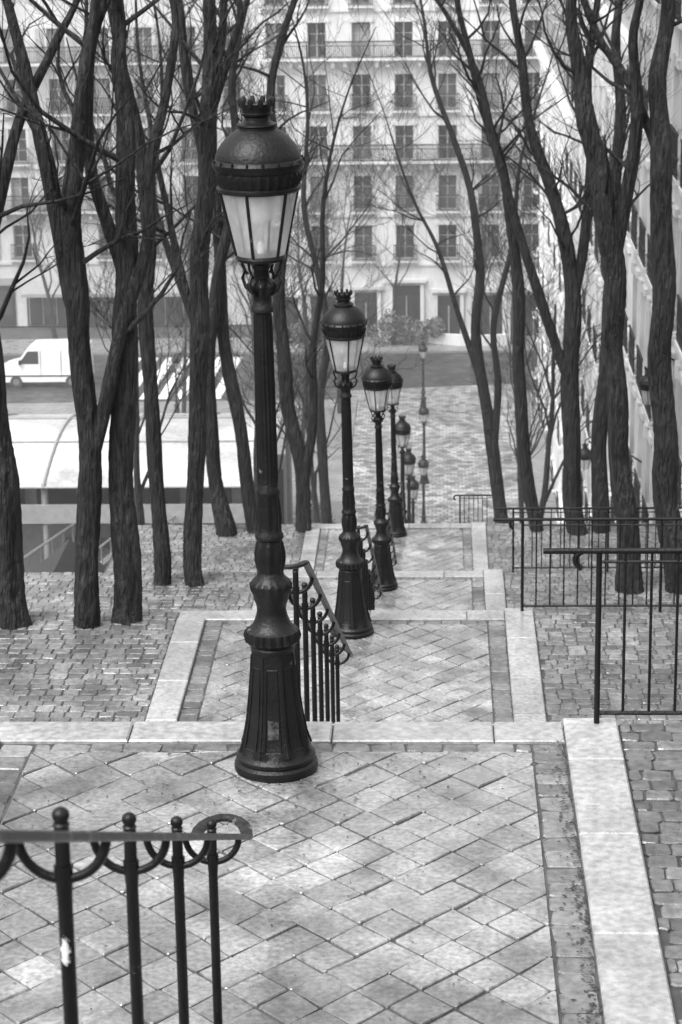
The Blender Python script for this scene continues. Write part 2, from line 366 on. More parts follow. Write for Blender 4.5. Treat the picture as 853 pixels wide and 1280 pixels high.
# ------------------------------------------------------------------ street lamps
def lamp_meshes():
    ped = MB()
    ped.revolve([(.232, 0), (.236, .02), (.232, .045), (.215, .06), (.222, .075), (.222, .09), (.205, .105), (.2, .12),
                 (.195, .125, 'o'), (.172, .2, 'o'), (.152, .32, 'o'), (.138, .44, 'o'), (.125, .58, 'o'), (.117, .68, 'o'), (.115, .7, 'o'),
                 (.122, .71), (.124, .725), (.118, .735), (.146, .76, 20, .05), (.152, .79, 20, .06), (.146, .82, 20, .04), (.128, .83), (.104, .86), (.088, .9), (.08, .94),
                 (.084, .97), (.096, 1.0), (.1, 1.03), (.112, 1.06, 16, .05), (.112, 1.09, 16, .05), (.1, 1.11), (.078, 1.13), (.07, 1.16)], 64)
    for k in range(8):
        th = math.pi / 8 + k * math.pi / 4; c = math.cos(math.pi / 8)
        pts = [(r / c * math.cos(th), r / c * math.sin(th), h) for r, h in ((.194, .125), (.171, .2), (.151, .32), (.137, .44), (.124, .58), (.116, .69))]
        ped.tube(pts, [.008, .007, .006, .006, .005, .005], 6)
        t2 = k * math.pi / 4
        n = V((math.cos(t2), math.sin(t2), 0)); u = V((-n.y, n.x, 0))
        A = n * .186 + V((0, 0, .155)); B = n * .122 + V((0, 0, .62)); mid = n * .1515 + V((0, 0, .33))
        for sg in (-1, 1):
            ped.tube([A + u * .045 * sg, mid + u * .038 * sg, B + u * .028 * sg], .0035, 4)
        ped.tube([A - u * .045, A + u * .045], .0035, 4); ped.tube([B - u * .028, B + u * .028], .0035, 4)
    sh = MB()
    sh.revolve([(.07, 1.155), (.074, 1.18, 8, .06), (.08, 1.22, 8, .08), (.08, 1.27, 8, .08), (.072, 1.32, 8, .06), (.068, 1.34), (.078, 1.35), (.078, 1.37), (.068, 1.385),
                (.064, 1.42, 8, .06), (.068, 1.46, 8, .07), (.064, 1.52, 8, .07), (.059, 1.58, 8, .05), (.066, 1.6), (.066, 1.62), (.057, 1.635), (.055, 1.7, 16, .05), (.053, 2.1, 16, .05), (.049, 2.55, 16, .05),
                (.049, 2.6), (.062, 2.61), (.062, 2.635), (.051, 2.65), (.051, 2.69), (.07, 2.72, 8, .1), (.076, 2.75, 8, .12), (.068, 2.77), (.044, 2.79), (.04, 2.83), (.055, 2.86), (.1, 2.875), (.128, 2.885), (.134, 2.9), (.128, 2.915), (.1, 2.92)], 64)
    for k in range(4):
        th = math.pi / 4 + k * math.pi / 2 + .3; n = V((math.cos(th), math.sin(th), 0)); Z = V((0, 0, 1))
        pts = [n * .055 + Z * 2.70, n * .1 + Z * 2.73, n * .12 + Z * 2.78, n * .1 + Z * 2.82, n * .085 + Z * 2.8]
        sh.tube(pts, .009, 6)
        sh.tube([n * .1 + Z * 2.82, n * .118 + Z * 2.85, n * .125 + Z * 2.89], .008, 6)
    fr = MB(); gl = MB()
    nb = 6; off = math.radians(-90 - 14)
    rb, rt, hb, ht = .132, .207, 2.915, 3.265
    for k in range(nb):
        a = off + k * 2 * math.pi / nb; n = V((math.cos(a), math.sin(a), 0)); Z = V((0, 0, 1))
        fr.tube([n * rb + Z * hb, n * (rt + .004) + Z * ht], .0085, 6)
    sg = 36
    vs = []
    for r, h in ((rb - .004, hb), (rt - .004, ht)):
        for k in range(sg):
            a = 2 * math.pi * k / sg
            vs.append((r * math.cos(a), r * math.sin(a), h))
    gl.add(vs, [(k, (k + 1) % sg, sg + (k + 1) % sg, sg + k) for k in range(sg)])
    fr.revolve([(.19, 3.245), (.212, 3.25), (.222, 3.26), (.222, 3.272), (.21, 3.28), (.216, 3.30, 30, .03), (.222, 3.335, 30, .035), (.22, 3.355), (.23, 3.365), (.241, 3.385), (.242, 3.4),
                (.232, 3.415), (.226, 3.42), (.224, 3.435), (.212, 3.465), (.19, 3.50), (.158, 3.535), (.125, 3.56), (.1, 3.575), (.1, 3.585), (.106, 3.592), (.104, 3.6), (.082, 3.605), (.066, 3.62), (.064, 3.635), (.08, 3.645), (.084, 3.655), (.076, 3.66),
                (.078, 3.68), (.088, 3.705), (.04, 3.706), (.03, 3.69)], 60)
    for k in range(10):
        a = k * 2 * math.pi / 10; n = V((math.cos(a), math.sin(a), 0)); Z = V((0, 0, 1))
        fr.tube([n * .082 + Z * 3.69, n * .086 + Z * 3.72, n * .088 + Z * 3.735], [.013, .014, .008], 6)
    for k in range(18):
        a = k * 2 * math.pi / 18; n = V((math.cos(a), math.sin(a), 0)); Z = V((0, 0, 1))
        fr.tube([n * .236 + Z * 3.40, n * .24 + Z * 3.422], [.010, .005], 5)
    bu = MB()
    bu.revolve([(.01, 3.235), (.06, 3.23), (.075, 3.19), (.07, 3.13), (.045, 3.08), (.01, 3.065)], 20)
    bu.revolve([(.02, 2.92), (.02, 2.96), (.012, 2.98)], 12)
    return (ped.mesh('lamp_pedestal', [M_IRON], 35), sh.mesh('lamp_shaft', [M_IRON], 40), fr.mesh('lantern_frame', [M_IRON], 35), gl.mesh('lantern_glass', [M_LGL], 60), bu.mesh('lamp_bulb', [M_BULB], 60))
LM = lamp_meshes()
def lamp(x, y, z, lx=0, ly=0, rz=0, s=1):
    e = empty('street_lamp', (x, y, z), (math.radians(ly), math.radians(lx), rz)); e.scale = (s, s, s)
    for n, m in zip(('pedestal', 'shaft', 'lantern_frame', 'lantern_glass', 'bulb'), LM): ob(n, m, e)
    return e
l1 = lamp(-.91, 12.5, 0, -.3)
st = MB(); q = []
for u, h in ((-.03, .23), (.03, .235), (.032, .33), (-.028, .34)):
    r = .172 + (.152 - .172) * (h - .2) / .12 if h < .32 else .152 + (.138 - .152) * (h - .32) / .12
    q.append((u, -r - .004, h))
st.add(q, [(0, 1, 2, 3)]); ob('sticker', st.mesh('sticker', [M_STICK]), l1)
lamp(-.92, 24.3, -3.36, -.7, 0, .5); lamp(-.86, 35.8, -6.65, -2.0, 0, 1.1); lamp(-.89, 49.2, -9.9, -1.0, 0, .2)
lamp(-.93, 62, -14.25, 0, 0, .7); lamp(-.9, 73, -18.1); lamp(-.88, 83.2, -21.85, 0, 0, .4)
lamp(-.58, 97, G - .05, 0, 0, .3); lamp(-.6, 106, G - .05); lamp(-.7, 119, G - .05, 0, 0, .9)
lamp(-13.2, 118, G, 0, 0, .2, .9)

def wall_lantern(x, y, z):
    e = empty('wall_lantern', (x, y, z))
    m = MB(); m.tube([(.6, 0, .1), (.3, 0, .3), (0, 0, .1), (0, 0, -.05)], .025, 6); m.tube([(.6, 0, .1), (.6, 0, -.5), (.3, 0, -.1), (.1, 0, .1)], .02, 6)
    ob('bracket', m.mesh('lantern_bracket', [M_IRON]), e)
    for n, d in (('lantern_frame', LM[2]), ('lantern_glass', LM[3])): ob(n, d, e, (0, 0, -3.75))
wall_lantern(4.7, 60, -11.4); wall_lantern(4.7, 74, -14.5); wall_lantern(4.7, 52, -6.9)

# ------------------------------------------------------------------ stair railings (double handrail with U brackets)
def smooth_path(p, n=6):
    p = [V(q) for q in p]; out = []
    for i in range(len(p) - 1):
        a = p[max(i - 1, 0)]; b = p[i]; c = p[i + 1]; d = p[min(i + 2, len(p) - 1)]
        for k in range(n):
            t = k / n
            out.append(.5 * ((2 * b) + (c - a) * t + (2 * a - 5 * b + 4 * c - d) * t * t + (3 * b - a - 3 * c + d) * t ** 3))
    out.append(p[-1]); return out

def flatbar(mb, pts, w, h, mi=0):
    pts = [V(p) for p in pts]; vs = []; n = len(pts); Z = V((0, 0, 1))
    for i in range(n):
        t = (pts[min(i + 1, n - 1)] - pts[max(i - 1, 0)]).normalized(); s = t.cross(Z).normalized(); u = s.cross(t)
        for a, b in ((-1, -.6), (-.6, -1), (.6, -1), (1, -.6), (1, .6), (.6, 1), (-.6, 1), (-1, .6)):
            vs.append(pts[i] + s * a * w / 2 + u * b * h / 2)
    fs = [(i * 8 + k, i * 8 + (k + 1) % 8, (i + 1) * 8 + (k + 1) % 8, (i + 1) * 8 + k) for i in range(n - 1) for k in range(8)]
    fs += [tuple(range(7, -1, -1)), tuple(range((n - 1) * 8, n * 8))]
    mb.add(vs, fs, mi)

def stair_rail(i, X=-.895, first=.5, pitch=1.18, last=.15, hw=.05, paint=False):
    z0, _, b = LAND[i]; z2, a2, _ = LAND[i + 1]; sl = (z2 - z0) / (a2 - b)
    y0 = b + first; y1 = a2 - last
    def zr(y): return z0 + sl * (y - b) + 1.06
    e = empty('stair_railing'); m = MB(); h = MB(); W = .105
    y = y1 - .38
    while y > y0 + .05:
        zt = zr(y); gz = z0 + sl * (y - b) - .3
        m.tube([(X, y, gz), (X, y, zt + .03)], .0185, 12)
        mm = MB(); mm.revolve([(.0185, .025), (.021, .032), (.016, .037), (.017, .042), (.021, .05), (.0215, .058), (.018, .067), (.010, .073), (.003, .075)], 16)
        m.add([(p[0] + X, p[1] + y, p[2] + zt) for p in mm.v], mm.f)
        pts = [(X + W * math.cos(t), y, zt - .005 + W * 1.0 * math.sin(t)) for t in [math.pi + math.pi * j / 18 for j in range(19)]]
        m.tube(pts, .013, 8)
        m.tube([(X, y, zt - .16), (X, y, zt - .075)], [.0185, .024], 10)
        y -= pitch
    if paint:   # worn patch of old white paint on one post
        yy = y1 - .38 - 3 * pitch; zc = zr(yy) - .34; pp = MB(); vs = []; nn = 25; m2 = 41
        for r_ in range(m2):
            for c_ in range(nn):
                a = math.radians(-150 + 95 * c_ / (nn - 1)); vs.append((X + .0194 * math.cos(a), yy + .0194 * math.sin(a), zc + .09 * r_ / (m2 - 1)))
        keep = []
        for r_ in range(m2 - 1):
            for c_ in range(nn - 1):
                u = (c_ - 12) / 10; w_ = (r_ - 20) / 19
                d = u * u * (1 + .5 * math.sin(r_ * .5)) + w_ * w_ + .35 * math.sin(c_ * .9 + r_ * .35) * math.sin(r_ * .6 - c_ * .3) + .15 * math.sin(c_ * 2.1 + r_ * 1.3)
                if d < .62: keep.append((r_ * nn + c_, r_ * nn + c_ + 1, (r_ + 1) * nn + c_ + 1, (r_ + 1) * nn + c_))
        pp.add(vs, keep); ob('flaked_paint', pp.mesh('flaked_paint', [M_PAINT]), e)
    path = []
    for j in range(13): path.append((X - W, y0 + (y1 - y0) * j / 12, zr(y0 + (y1 - y0) * j / 12)))
    for j in range(1, 9):
        t = math.pi - math.pi * j / 9; path.append((X + W * math.cos(t), y1 + W * 1.6 * math.sin(t), zr(y1) + .012 * math.sin(t)))
    for j in range(13):
        yy = y1 + (y0 - y1) * j / 12; path.append((X + W, yy, zr(yy)))
    for j in range(1, 10):
        t = -math.pi * j / 9; path.append((X + W * math.cos(t), y0 + W * 1.2 * math.sin(t), zr(y0) + .01))
    flatbar(h, path, hw, .024)
    ob('posts', m.mesh('rail_posts', [M_IRON], 50), e); ob('handrail', h.mesh('handrail', [M_IRON2], 40), e)
stair_rail(0, last=.12, pitch=1.16, paint=True)
for i in range(1, 5): stair_rail(i, pitch=.95, hw=.042)

def cross_rail(X0, X1, Y, z, n_sp=.15, H=1.04):
    m = MB()
    m.tube([(X0, Y, z), (X0, Y, z + H)], .017, 8)
    path = smooth_path([(X0 - .1, Y, z + H - .09), (X0 - .13, Y, z + H - .06), (X0 - .13, Y, z + H - .015), (X0 - .09, Y, z + H + .012), (X0, Y, z + H + .015), (X1, Y, z + H + .015)], 4)
    m.tube(path, .018, 8)
    m.tube([(X0, Y, z + .07), (X1, Y, z + .07)], .013, 6); m.tube([(X0, Y, z + H - .05), (X1, Y, z + H - .05)], .009, 6)
    x = X0 + n_sp; k = 1
    while x < X1:
        m.tube([(x, Y, z + .07), (x, Y, z + H)], .0085, 6)
        if k % 10 == 0: m.tube([(x, Y, z), (x, Y, z + H)], .017, 8)
        x += n_sp; k += 1
    ob('metal_railing', m.mesh('metal_railing', [M_IRON], 50))
cross_rail(.92, 5.2, 13.08, .03)
cross_rail(.92, 5.2, 24.9, -3.33)
cross_rail(1.2, 5.2, 36.5, -6.63)
cross_rail(.5, 1.2, 51.2, -10.4, .1, .78)
# ------------------------------------------------------------------ trees
def limb(mb, pts, rad, sides=12, ridge=.1, n=6):
    sp = smooth_path(pts, n); rr = []
    for i in range(len(rad) - 1):
        for k in range(n): rr.append(rad[i] + (rad[i + 1] - rad[i]) * k / n)
    rr.append(rad[-1])
    ph = R.uniform(0, 6); kk = 6 / n
    for i in range(1, len(sp) - 1):
        w = rr[i] * .16; sp[i] = sp[i] + V((math.sin(i * kk * .6 + ph) * w, math.cos(i * kk * .7 + ph) * w, 0)); rr[i] *= 1 + .035 * math.sin(i * kk * .9 + ph * 2)
    mb.tube(sp, rr, sides, 0, True, ridge, ph)
    return sp, rr

def grow(mb, p, d, r, ln, lv, rmin):
    n = 5; pts = [V(p)]; rr = [r]; d = d.normalized()
    for i in range(n):
        d = (d + V((R.gauss(0, .2), R.gauss(0, .2), R.gauss(.08, .15)))).normalized()
        pts.append(pts[-1] + d * ln / n); rr.append(max(rmin * .7, r * (1 - .8 * (i + 1) / n)))
    mb.tube(pts, rr, 6 if r > .03 else (4 if r > .012 else 3), 0, False)
    if lv > 0:
        for k in range(R.choice([3, 4, 5])):
            t = R.uniform(.25, .98); i = min(n - 1, int(t * n)); q = pts[i].lerp(pts[i + 1], t * n - i)
            a = R.uniform(0, 2 * math.pi); side = V((math.cos(a), math.sin(a), R.uniform(-.1, .5)))
            dd = (pts[i + 1] - pts[i]).normalized() * R.uniform(.7, 1.1) + side * R.uniform(.5, .9)
            grow(mb, q, dd, max(rmin, rr[i] * R.uniform(.4, .6)), ln * R.uniform(.45, .7), lv - 1, rmin)

def tree(name, Y, ppm, limbs, twig=1, dens=1.0, ext=3.5, yspread=.6, mtl=None):
    mb = MB(); first = True
    for pts, w in limbs:
        n = len(pts); P = []; rad = [q / 2 / ppm * .9 for q in w]
        dy = 0 if first else R.choice([-1, 1]) * R.uniform(.3, 1) * yspread
        for i, (x, z) in enumerate(pts): P.append((x / 100, Y + (dy * (i / n) if not first else math.sin(i * .9) * .06), z / 100))
        if first:
            P = [(P[0][0] + .01, P[0][1], P[0][2] - .35)] + P; rad = [rad[0] * 1.2] + rad; rad[1] *= 1.08
        d = (V(P[-1]) - V(P[-2])).normalized(); q = V(P[-1]); r0 = rad[-1]
        for k in range(3):
            d = (d + V((R.gauss(0, .15), R.gauss(0, .15), .2))).normalized(); q = q + d * ext / 3
            P.append(tuple(q)); rad.append(max(.008, r0 * (1 - .3 * (k + 1))))
        sp, rr = limb(mb, P, rad, 28 if rad[0] > .12 else (16 if rad[0] > .08 else 9), .075 if rad[0] > .08 else .05, 14 if rad[0] > .12 else 6)
        L = len(sp); start = .42 if first else .15
        cnt = int((9 if first else 6) * dens)
        for k in range(cnt):
            i = int(L * R.uniform(start, .97)); a = R.uniform(0, 2 * math.pi)
            dd = V((math.cos(a) * .8, math.sin(a) * .8, R.uniform(.2, 1.1)))
            grow(mb, sp[i], dd, min(.035, rr[i] * .5), R.uniform(1.2, 2.8), twig, .0045 * (60 / ppm) ** .5)
        first = False
    return ob('bare_tree', mb.mesh('bare_tree', [mtl or M_BARK], 80))

TR = {
'A': (24.6, 116, [([(-464,-322),(-466,-208),(-468,-137),(-474,-40),(-479,88),(-478,252)], [44,42,40,36,30,24]),
                  ([(-475,45),(-446,158),(-421,228),(-392,284),(-367,331)], [20,16,14,12,9])]),
'B': (24.55, 116, [([(-382,-314),(-373,-208),(-372,-102),(-376,2),(-377,87),(-371,170),(-356,251),(-343,331)], [32,32,30,30,28,24,18,12]),
                  ([(-377,11),(-399,145),(-413,227),(-430,300),(-443,356)], [22,22,18,14,10]),
                  ([(-368,-158),(-345,-62),(-320,23),(-297,98),(-294,172),(-275,236),(-265,300),(-269,347)], [18,20,19,17,15,13,11,8])]),
'C': (24.7, 116, [([(-338,-314),(-339,-208),(-335,-102),(-327,-16),(-325,61),(-319,153),(-321,235),(-322,291),(-322,347)], [36,34,32,32,30,26,22,18,12]),
                  ([(-328,49),(-350,125),(-360,183),(-355,265),(-337,337)], [18,18,16,13,9])]),
'D': (36, 80, [([(-435,-643),(-437,-520),(-444,-365),(-444,-214),(-437,-115),(-442,6),(-459,114),(-479,220)], [22,20,20,20,18,16,14,10])]),
'E': (36, 80, [([(-385,-643),(-380,-494),(-369,-366),(-365,-239),(-356,-116),(-345,6),(-337,125),(-333,241)], [24,24,24,26,24,22,20,16]),
               ([(-364,-277),(-391,-165),(-412,-66),(-427,18)], [12,12,9,7]), ([(-347,-6),(-370,113),(-378,219),(-387,288)], [14,12,10,8]),
               ([(-339,65),(-302,171),(-288,241)], [12,10,8])]),
'F': (49.3, 59, [([(-457,-993),(-474,-869),(-483,-728),(-479,-589),(-461,-452),(-433,-334),(-404,-185),(-416,-22),(-379,138)], [28,20,18,18,16,14,12,10,8]),
                 ([(-479,-606),(-552,-401),(-588,-250),(-566,-102)], [12,10,8,6])]),
'G': (49.5, 59, [([(-396,-996),(-414,-822),(-435,-663),(-453,-525),(-452,-354),(-463,-187),(-450,-24),(-429,137)], [18,18,18,16,15,13,12,10])]),
'H': (49.5, 59, [([(-285,-996),(-294,-840),(-317,-699),(-327,-560),(-328,-423),(-311,-272),(-340,-74),(-317,39),(-279,151)], [20,20,20,18,16,14,11,10,8]),
                 ([(-290,-900),(-265,-760),(-262,-600),(-240,-450),(-235,-300)], [14,12,10,8,6])]),
'I': (62, 48, [([(-297,-1431),(-304,-1184),(-312,-1007),(-287,-833),(-316,-641),(-344,-472),(-329,-266)], [14,14,12,10,8,7,5])]),
'K': (62, 48, [([(179,-1433),(152,-1164),(118,-966),(103,-793),(113,-644),(92,-476),(51,-331),(-10,-167)], [20,18,16,14,12,10,8,6]),
               ([(118,-966),(61,-793),(9,-622),(-53,-496)], [10,8,6,4]), ([(152,-1164),(160,-966),(151,-794),(196,-582),(216,-374)], [12,10,9,7,5])]),
'L': (49.5, 59, [([(215,-998),(184,-807),(175,-650),(171,-495),(156,-326),(131,-193),(90,-62),(57,67),(41,163)], [18,17,16,16,14,12,10,8,7])]),
'M': (49.3, 59, [([(299,-992),(286,-873),(282,-697),(283,-526),(275,-391),(237,-257),(190,-109),(170,36),(153,147)], [26,24,24,22,20,16,13,11,9]),
                 ([(283,-509),(304,-357),(318,-192),(308,-30),(327,129)], [14,14,12,11,9]), ([(281,-660),(223,-506),(172,-338),(122,-173),(89,-26),(25,102)], [14,14,12,10,8,6])]),
'N': (35.6, 80, [([(302,-664),(290,-550),(279,-435),(268,-297),(267,-211),(258,-114),(240,-18),(223,65),(207,146),(198,238)], [34,30,28,26,28,30,28,24,18,14]),
                 ([(263,-150),(284,-30),(293,99),(285,191),(296,248)], [20,18,15,12,10])]),
'O': (35.6, 80, [([(376,-667),(358,-550),(348,-435),(340,-298),(338,-175),(334,-19),(324,99),(332,179),(336,259)], [38,34,32,30,30,28,24,20,16]),
                 ([(334,-7),(287,111),(239,180),(215,249)], [14,12,10,8])]),
'P': (49.4, 59, [([(348,-995),(345,-805),(355,-614),(364,-444),(366,-276),(375,-113),(364,32),(370,143)], [22,22,20,18,16,14,12,10])]),
}
for k, (Y, ppm, L) in TR.items():
    near = Y < 40
    tree(k, Y, ppm, L, twig=2, dens=1.1 if near else 2.0, ext=4)

def far_tree(x, y, z, h, r, mtl=M_BARK2, spread=.5, lv=3, n=9):
    mb = MB(); d = V((R.gauss(0, .06), R.gauss(0, .05), 1)); pts = [V((x, y, z - .2))]; rr = [r * 1.3]
    for k in range(6):
        d = (d + V((R.gauss(0, .07), R.gauss(0, .07), .3))).normalized(); pts.append(pts[-1] + d * h * .75 / 6); rr.append(r * (1 - .12 * (k + 1)))
    sp, r2 = limb(mb, pts, rr, 8, .05, 3)
    for k in range(n):
        i = int(len(sp) * R.uniform(.3, .98)); a = R.uniform(0, 2 * math.pi)
        grow(mb, sp[i], V((math.cos(a) * spread, math.sin(a) * spread, 1)), r2[i] * .55, h * R.uniform(.28, .45), lv, .008)
    ob('bare_tree', mb.mesh('bare_tree', [mtl], 70))
for (x, y, h, r) in [(-9, 117, 12, .16), (-6.5, 111, 10, .13), (-12.5, 112, 10, .14), (-4.9, 119, 13, .15),
                     (2.0, 129.5, 12, .14), (-2.5, 135, 10, .12), (4.4, 134.8, 13, .15), (-7.5, 135, 11, .13), (-14, 135.5, 12, .15), (-22, 135.5, 11, .15)]:
    far_tree(x, y, G, h, r)
for (x, y, z, h, r) in [(-7.8, 60, -16.5, 12, .15), (-5.2, 70, -18, 12, .14), (-3.9, 79, -21.8, 13, .14), (2.9, 72, -18.4, 12, .13), (3.2, 82, -22, 12, .12)]:
    far_tree(x, y, z, h, r, M_BARK, lv=3, n=8)

def bush(name, blobs, n, s):
    mb = MB()
    for (cx, cy, cz, rx, ry, rz) in blobs:
        for k in range(n):
            while True:
                p = V((R.uniform(-1, 1), R.uniform(-1, 1), R.uniform(-1, 1)))
                if .3 < p.length < 1: break
            q = V((cx + p.x * rx, cy + p.y * ry, cz + p.z * rz)); a = V((R.gauss(0, 1), R.gauss(0, 1), R.gauss(0, 1))).normalized(); b = a.orthogonal().normalized(); a *= s * R.uniform(.5, 1); b *= s * .5
            mb.add([q - a, q + b, q + a, q - b], [(0, 1, 2, 3)], 0, R.uniform(.5, 2.2))
    ob(name, mb.mesh(name, [M_BUSH]))
bush('bush', [(-3.2 + i * .55 + R.uniform(-.2, .2), 135 + R.uniform(-.4, .4), G + .5 + R.uniform(0, .9), R.uniform(.5, .9), .7, R.uniform(.5, 1)) for i in range(7)], 420, .1)
bush('bush', [(-9.5 + i * .6, 136 + R.uniform(-.3, .3), G + R.uniform(.3, .8), .7, .6, .7) for i in range(8)], 330, .1)
bush('bush', [(-5.6 + R.uniform(-.6, .6), 94 + i * 1.2, G + .6, .7, .8, .7) for i in range(5)], 450, .08)

# ------------------------------------------------------------------ buildings
def building(name, O, U, N, width, depth, zbase, ztop, rows, bays, wallm, win=(1.05, 1.95), balc=(), shops=False, shutters=False, doors=()):
    U = V(U); N = V(N); Z = V((0, 0, 1)); O = V((O[0], O[1], 0))
    e = empty(name)
    W = MB(); GL = MB(); FR = MB(); BA = MB(); RF = MB()
    def P(u, v, w=0): return O + U * u + Z * v + N * w
    def quad(m, u0, u1, v0, v1, w=0, t=1, mi=0): m.add([P(u0, v0, w), P(u1, v0, w), P(u1, v1, w), P(u0, v1, w)], [(0, 1, 2, 3)], mi, t)
    def bx(m, u0, u1, v0, v1, w0, w1, t=1, mi=0): m.obox(P(u0, v0, w0), U * (u1 - u0), N * (w1 - w0), Z * (v1 - v0), mi, t)
    ww, wh = win; v = zbase
    for ri, zc in enumerate(sorted(rows)):
        h = wh; v0 = zc - h / 2; v1 = zc + h / 2
        quad(W, 0, width, v, v0)
        u = 0
        for bc in bays:
            a = bc - ww / 2; b = bc + ww / 2
            quad(W, u, a, v0, v1); u = b; D = -.28
            W.add([P(a, v0), P(a, v0, D), P(a, v1, D), P(a, v1)], [(0, 1, 2, 3)]); W.add([P(b, v0), P(b, v0, D), P(b, v1, D), P(b, v1)], [(0, 1, 2, 3)])
            W.add([P(a, v1), P(a, v1, D), P(b, v1, D), P(b, v1)], [(0, 1, 2, 3)]); W.add([P(a, v0), P(a, v0, D), P(b, v0, D), P(b, v0)], [(0, 1, 2, 3)])
            t = R.choice([.4, .6, .8, 1, 1.6, 3.0])
            quad(GL, a, b, v0 + h * .0, v1, D + .002, t)
            if R.random() < .28:
                quad(GL, a + .08, bc - .06, v0 + .1, v1 - .15, D + .008, 9)
                if R.random() < .6: quad(GL, bc + .06, b - .08, v0 + .1, v1 - .15, D + .008, 9)
            f = D + .03
            bx(FR, a, a + .05, v0, v1, D + .012, f + .03); bx(FR, b - .05, b, v0, v1, D + .012, f + .03); bx(FR, bc - .04, bc + .04, v0 + .0, v1, D + .012, f + .035)
            for q in (.0, .33, .66, .975): bx(FR, a + .05, b - .05, v0 + q * h, v0 + q * h + .04, D + .012, f + .02)
            bx(W, a - .14, a - .003, v0, v1 + .003, .002, .06); bx(W, b + .003, b + .14, v0, v1 + .003, .002, .06); bx(W, a - .2, b + .2, v1 + .005, v1 + .2, .002, .1)
            bx(W, bc - .13, bc + .13, v1 + .01, v1 + .3, .103, .17)
            bx(W, a - .12, b + .12, v0 - .1, v0 - .003, .002, .12)
            if shutters and R.random() < .6:
                bx(FR, a - .15 - .5, a - .15, v0, v1, .063, .1, 1, 1); bx(FR, b + .15, b + .15 + .5, v0, v1, .063, .1, 1, 1)
            if ri not in balc:
                g0 = .3; bx(W, a - .2, b + .2, v0 - .2, v0 - .103, .003, .36)
                bx(BA, a - .16, b + .16, v0 + .8, v0 + .86, g0, g0 + .04)
                k = a - .14
                while k < b + .14: bx(BA, k, k + .035, v0 - .1, v0 + .8, g0 + .01, g0 + .03); k += .11
                bx(BA, a - .16, b + .16, v0 + .3, v0 + .34, g0, g0 + .04); bx(BA, a - .16, b + .16, v0 + .0, v0 + .04, g0, g0 + .04)
        quad(W, u, width, v0, v1); v = v1
        bx(W, 0, width, v0 - .42, v0 - .24, .002, .09)
        if ri in balc:
            s0, s1 = .3, width - .3
            bx(W, s0, s1, v0 - .13, v0 - .01, .125, .75)
            bx(BA, s0, s1, v0 + .9, v0 + .97, .68, .73); bx(BA, s0, s1, v0 + .06, v0 + .11, .69, .72); bx(BA, s0, s1, v0 + .68, v0 + .72, .69, .72)
            k = s0
            while k < s1: bx(BA, k, k + .04, v0 - .01, v0 + .9, .695, .715); k += .11
            for bc in bays: bx(W, bc - 1.0, bc - .8, v0 - .5, v0 - .135, .1, .55); bx(W, bc + .8, bc + 1.0, v0 - .5, v0 - .135, .1, .55)
    quad(W, 0, width, v, ztop)
    bx(W, -.1, width + .1, ztop - .35, ztop - .05, .002, .35)
    for (du, dw_, dh_) in doors:
        bx(FR, du - dw_ / 2, du + dw_ / 2, zbase + .1, zbase + dh_, .065, .1, 1, 2)
        bx(W, du - dw_ / 2 - .22, du - dw_ / 2 - .003, zbase, zbase + dh_ + .2, .065, .16); bx(W, du + dw_ / 2 + .003, du + dw_ / 2 + .22, zbase, zbase + dh_ + .2, .065, .16)
        bx(W, du - dw_ / 2 - .35, du + dw_ / 2 + .35, zbase + dh_ + .205, zbase + dh_ + .42, .065, .3)
        bx(FR, du - .03, du + .03, zbase + .1, zbase + dh_ - .6, .103, .13, 1, 1); bx(FR, du - dw_ / 2 + .1, du + dw_ / 2 - .1, zbase + dh_ - .55, zbase + dh_ - .1, .103, .12, 1, 3)
    if shops:
        u = .6
        while u < width - 3:
            w = R.uniform(2.4, 3.6)
            bx(FR, u, u + w, zbase + .05, zbase + 2.5, .003, .1, 1, 2)
            nn = 3
            for q in range(nn):
                ua = u + .15 + q * (w - .3) / nn; bx(FR, ua + .05, ua + (w - .3) / nn - .05, zbase + .7, zbase + 2.2, .103, .12, R.uniform(.5, 4), 3)
                bx(FR, ua - .02, ua + .02, zbase + .1, zbase + 2.4, .103, .14, 1, 0)
            if R.random() < .6:
                A = P(u - .1, zbase + 2.75, .1); FR.add([A, A + U * (w + .2), A + U * (w + .2) + N * 1.2 - Z * .55, A + N * 1.2 - Z * .55], [(0, 1, 2, 3)], 4)
                B_ = A + N * 1.2 - Z * .55; FR.add([B_, B_ + U * (w + .2), B_ + U * (w + .2) - Z * .2, B_ - Z * .2], [(0, 1, 2, 3)], 4)
            else: bx(FR, u, u + w, zbase + 2.52, zbase + 2.95, .003, .16, 1, 4)
            u += w + .7
    for a, b in ((0, 0), (width, width)):
        W.add([P(a, zbase), P(a, zbase, -depth), P(a, ztop, -depth), P(a, ztop)], [(0, 1, 2, 3)])
    quad(W, 0, width, zbase, ztop, -depth)
    s = .9; hh = 2.6
    c = [P(0, ztop), P(width, ztop), P(width, ztop, -depth), P(0, ztop, -depth), P(0, ztop + hh, -s), P(width, ztop + hh, -s), P(width, ztop + hh, -depth + s), P(0, ztop + hh, -depth + s)]
    RF.add(c, [(0, 1, 5, 4), (1, 2, 6, 5), (2, 3, 7, 6), (3, 0, 4, 7), (4, 5, 6, 7)])
    for bc in bays:
        bx(RF, bc - .6, bc + .6, ztop + .3, ztop + 2.0, -.9, -.02); bx(GL, bc - .42, bc + .42, ztop + .5, ztop + 1.8, -.015, 0, .8)
    for k in range(3):
        uc = width * (k + .5) / 3; bx(W, uc - .9, uc + .9, ztop + 2.0, ztop + 4.2, -depth * .5 - .4, -depth * .5 + .4)
        for q in (-.5, 0, .5): bx(BA, uc + q - .12, uc + q + .12, ztop + 4.2, ztop + 4.7, -depth * .5 - .12, -depth * .5 + .12)
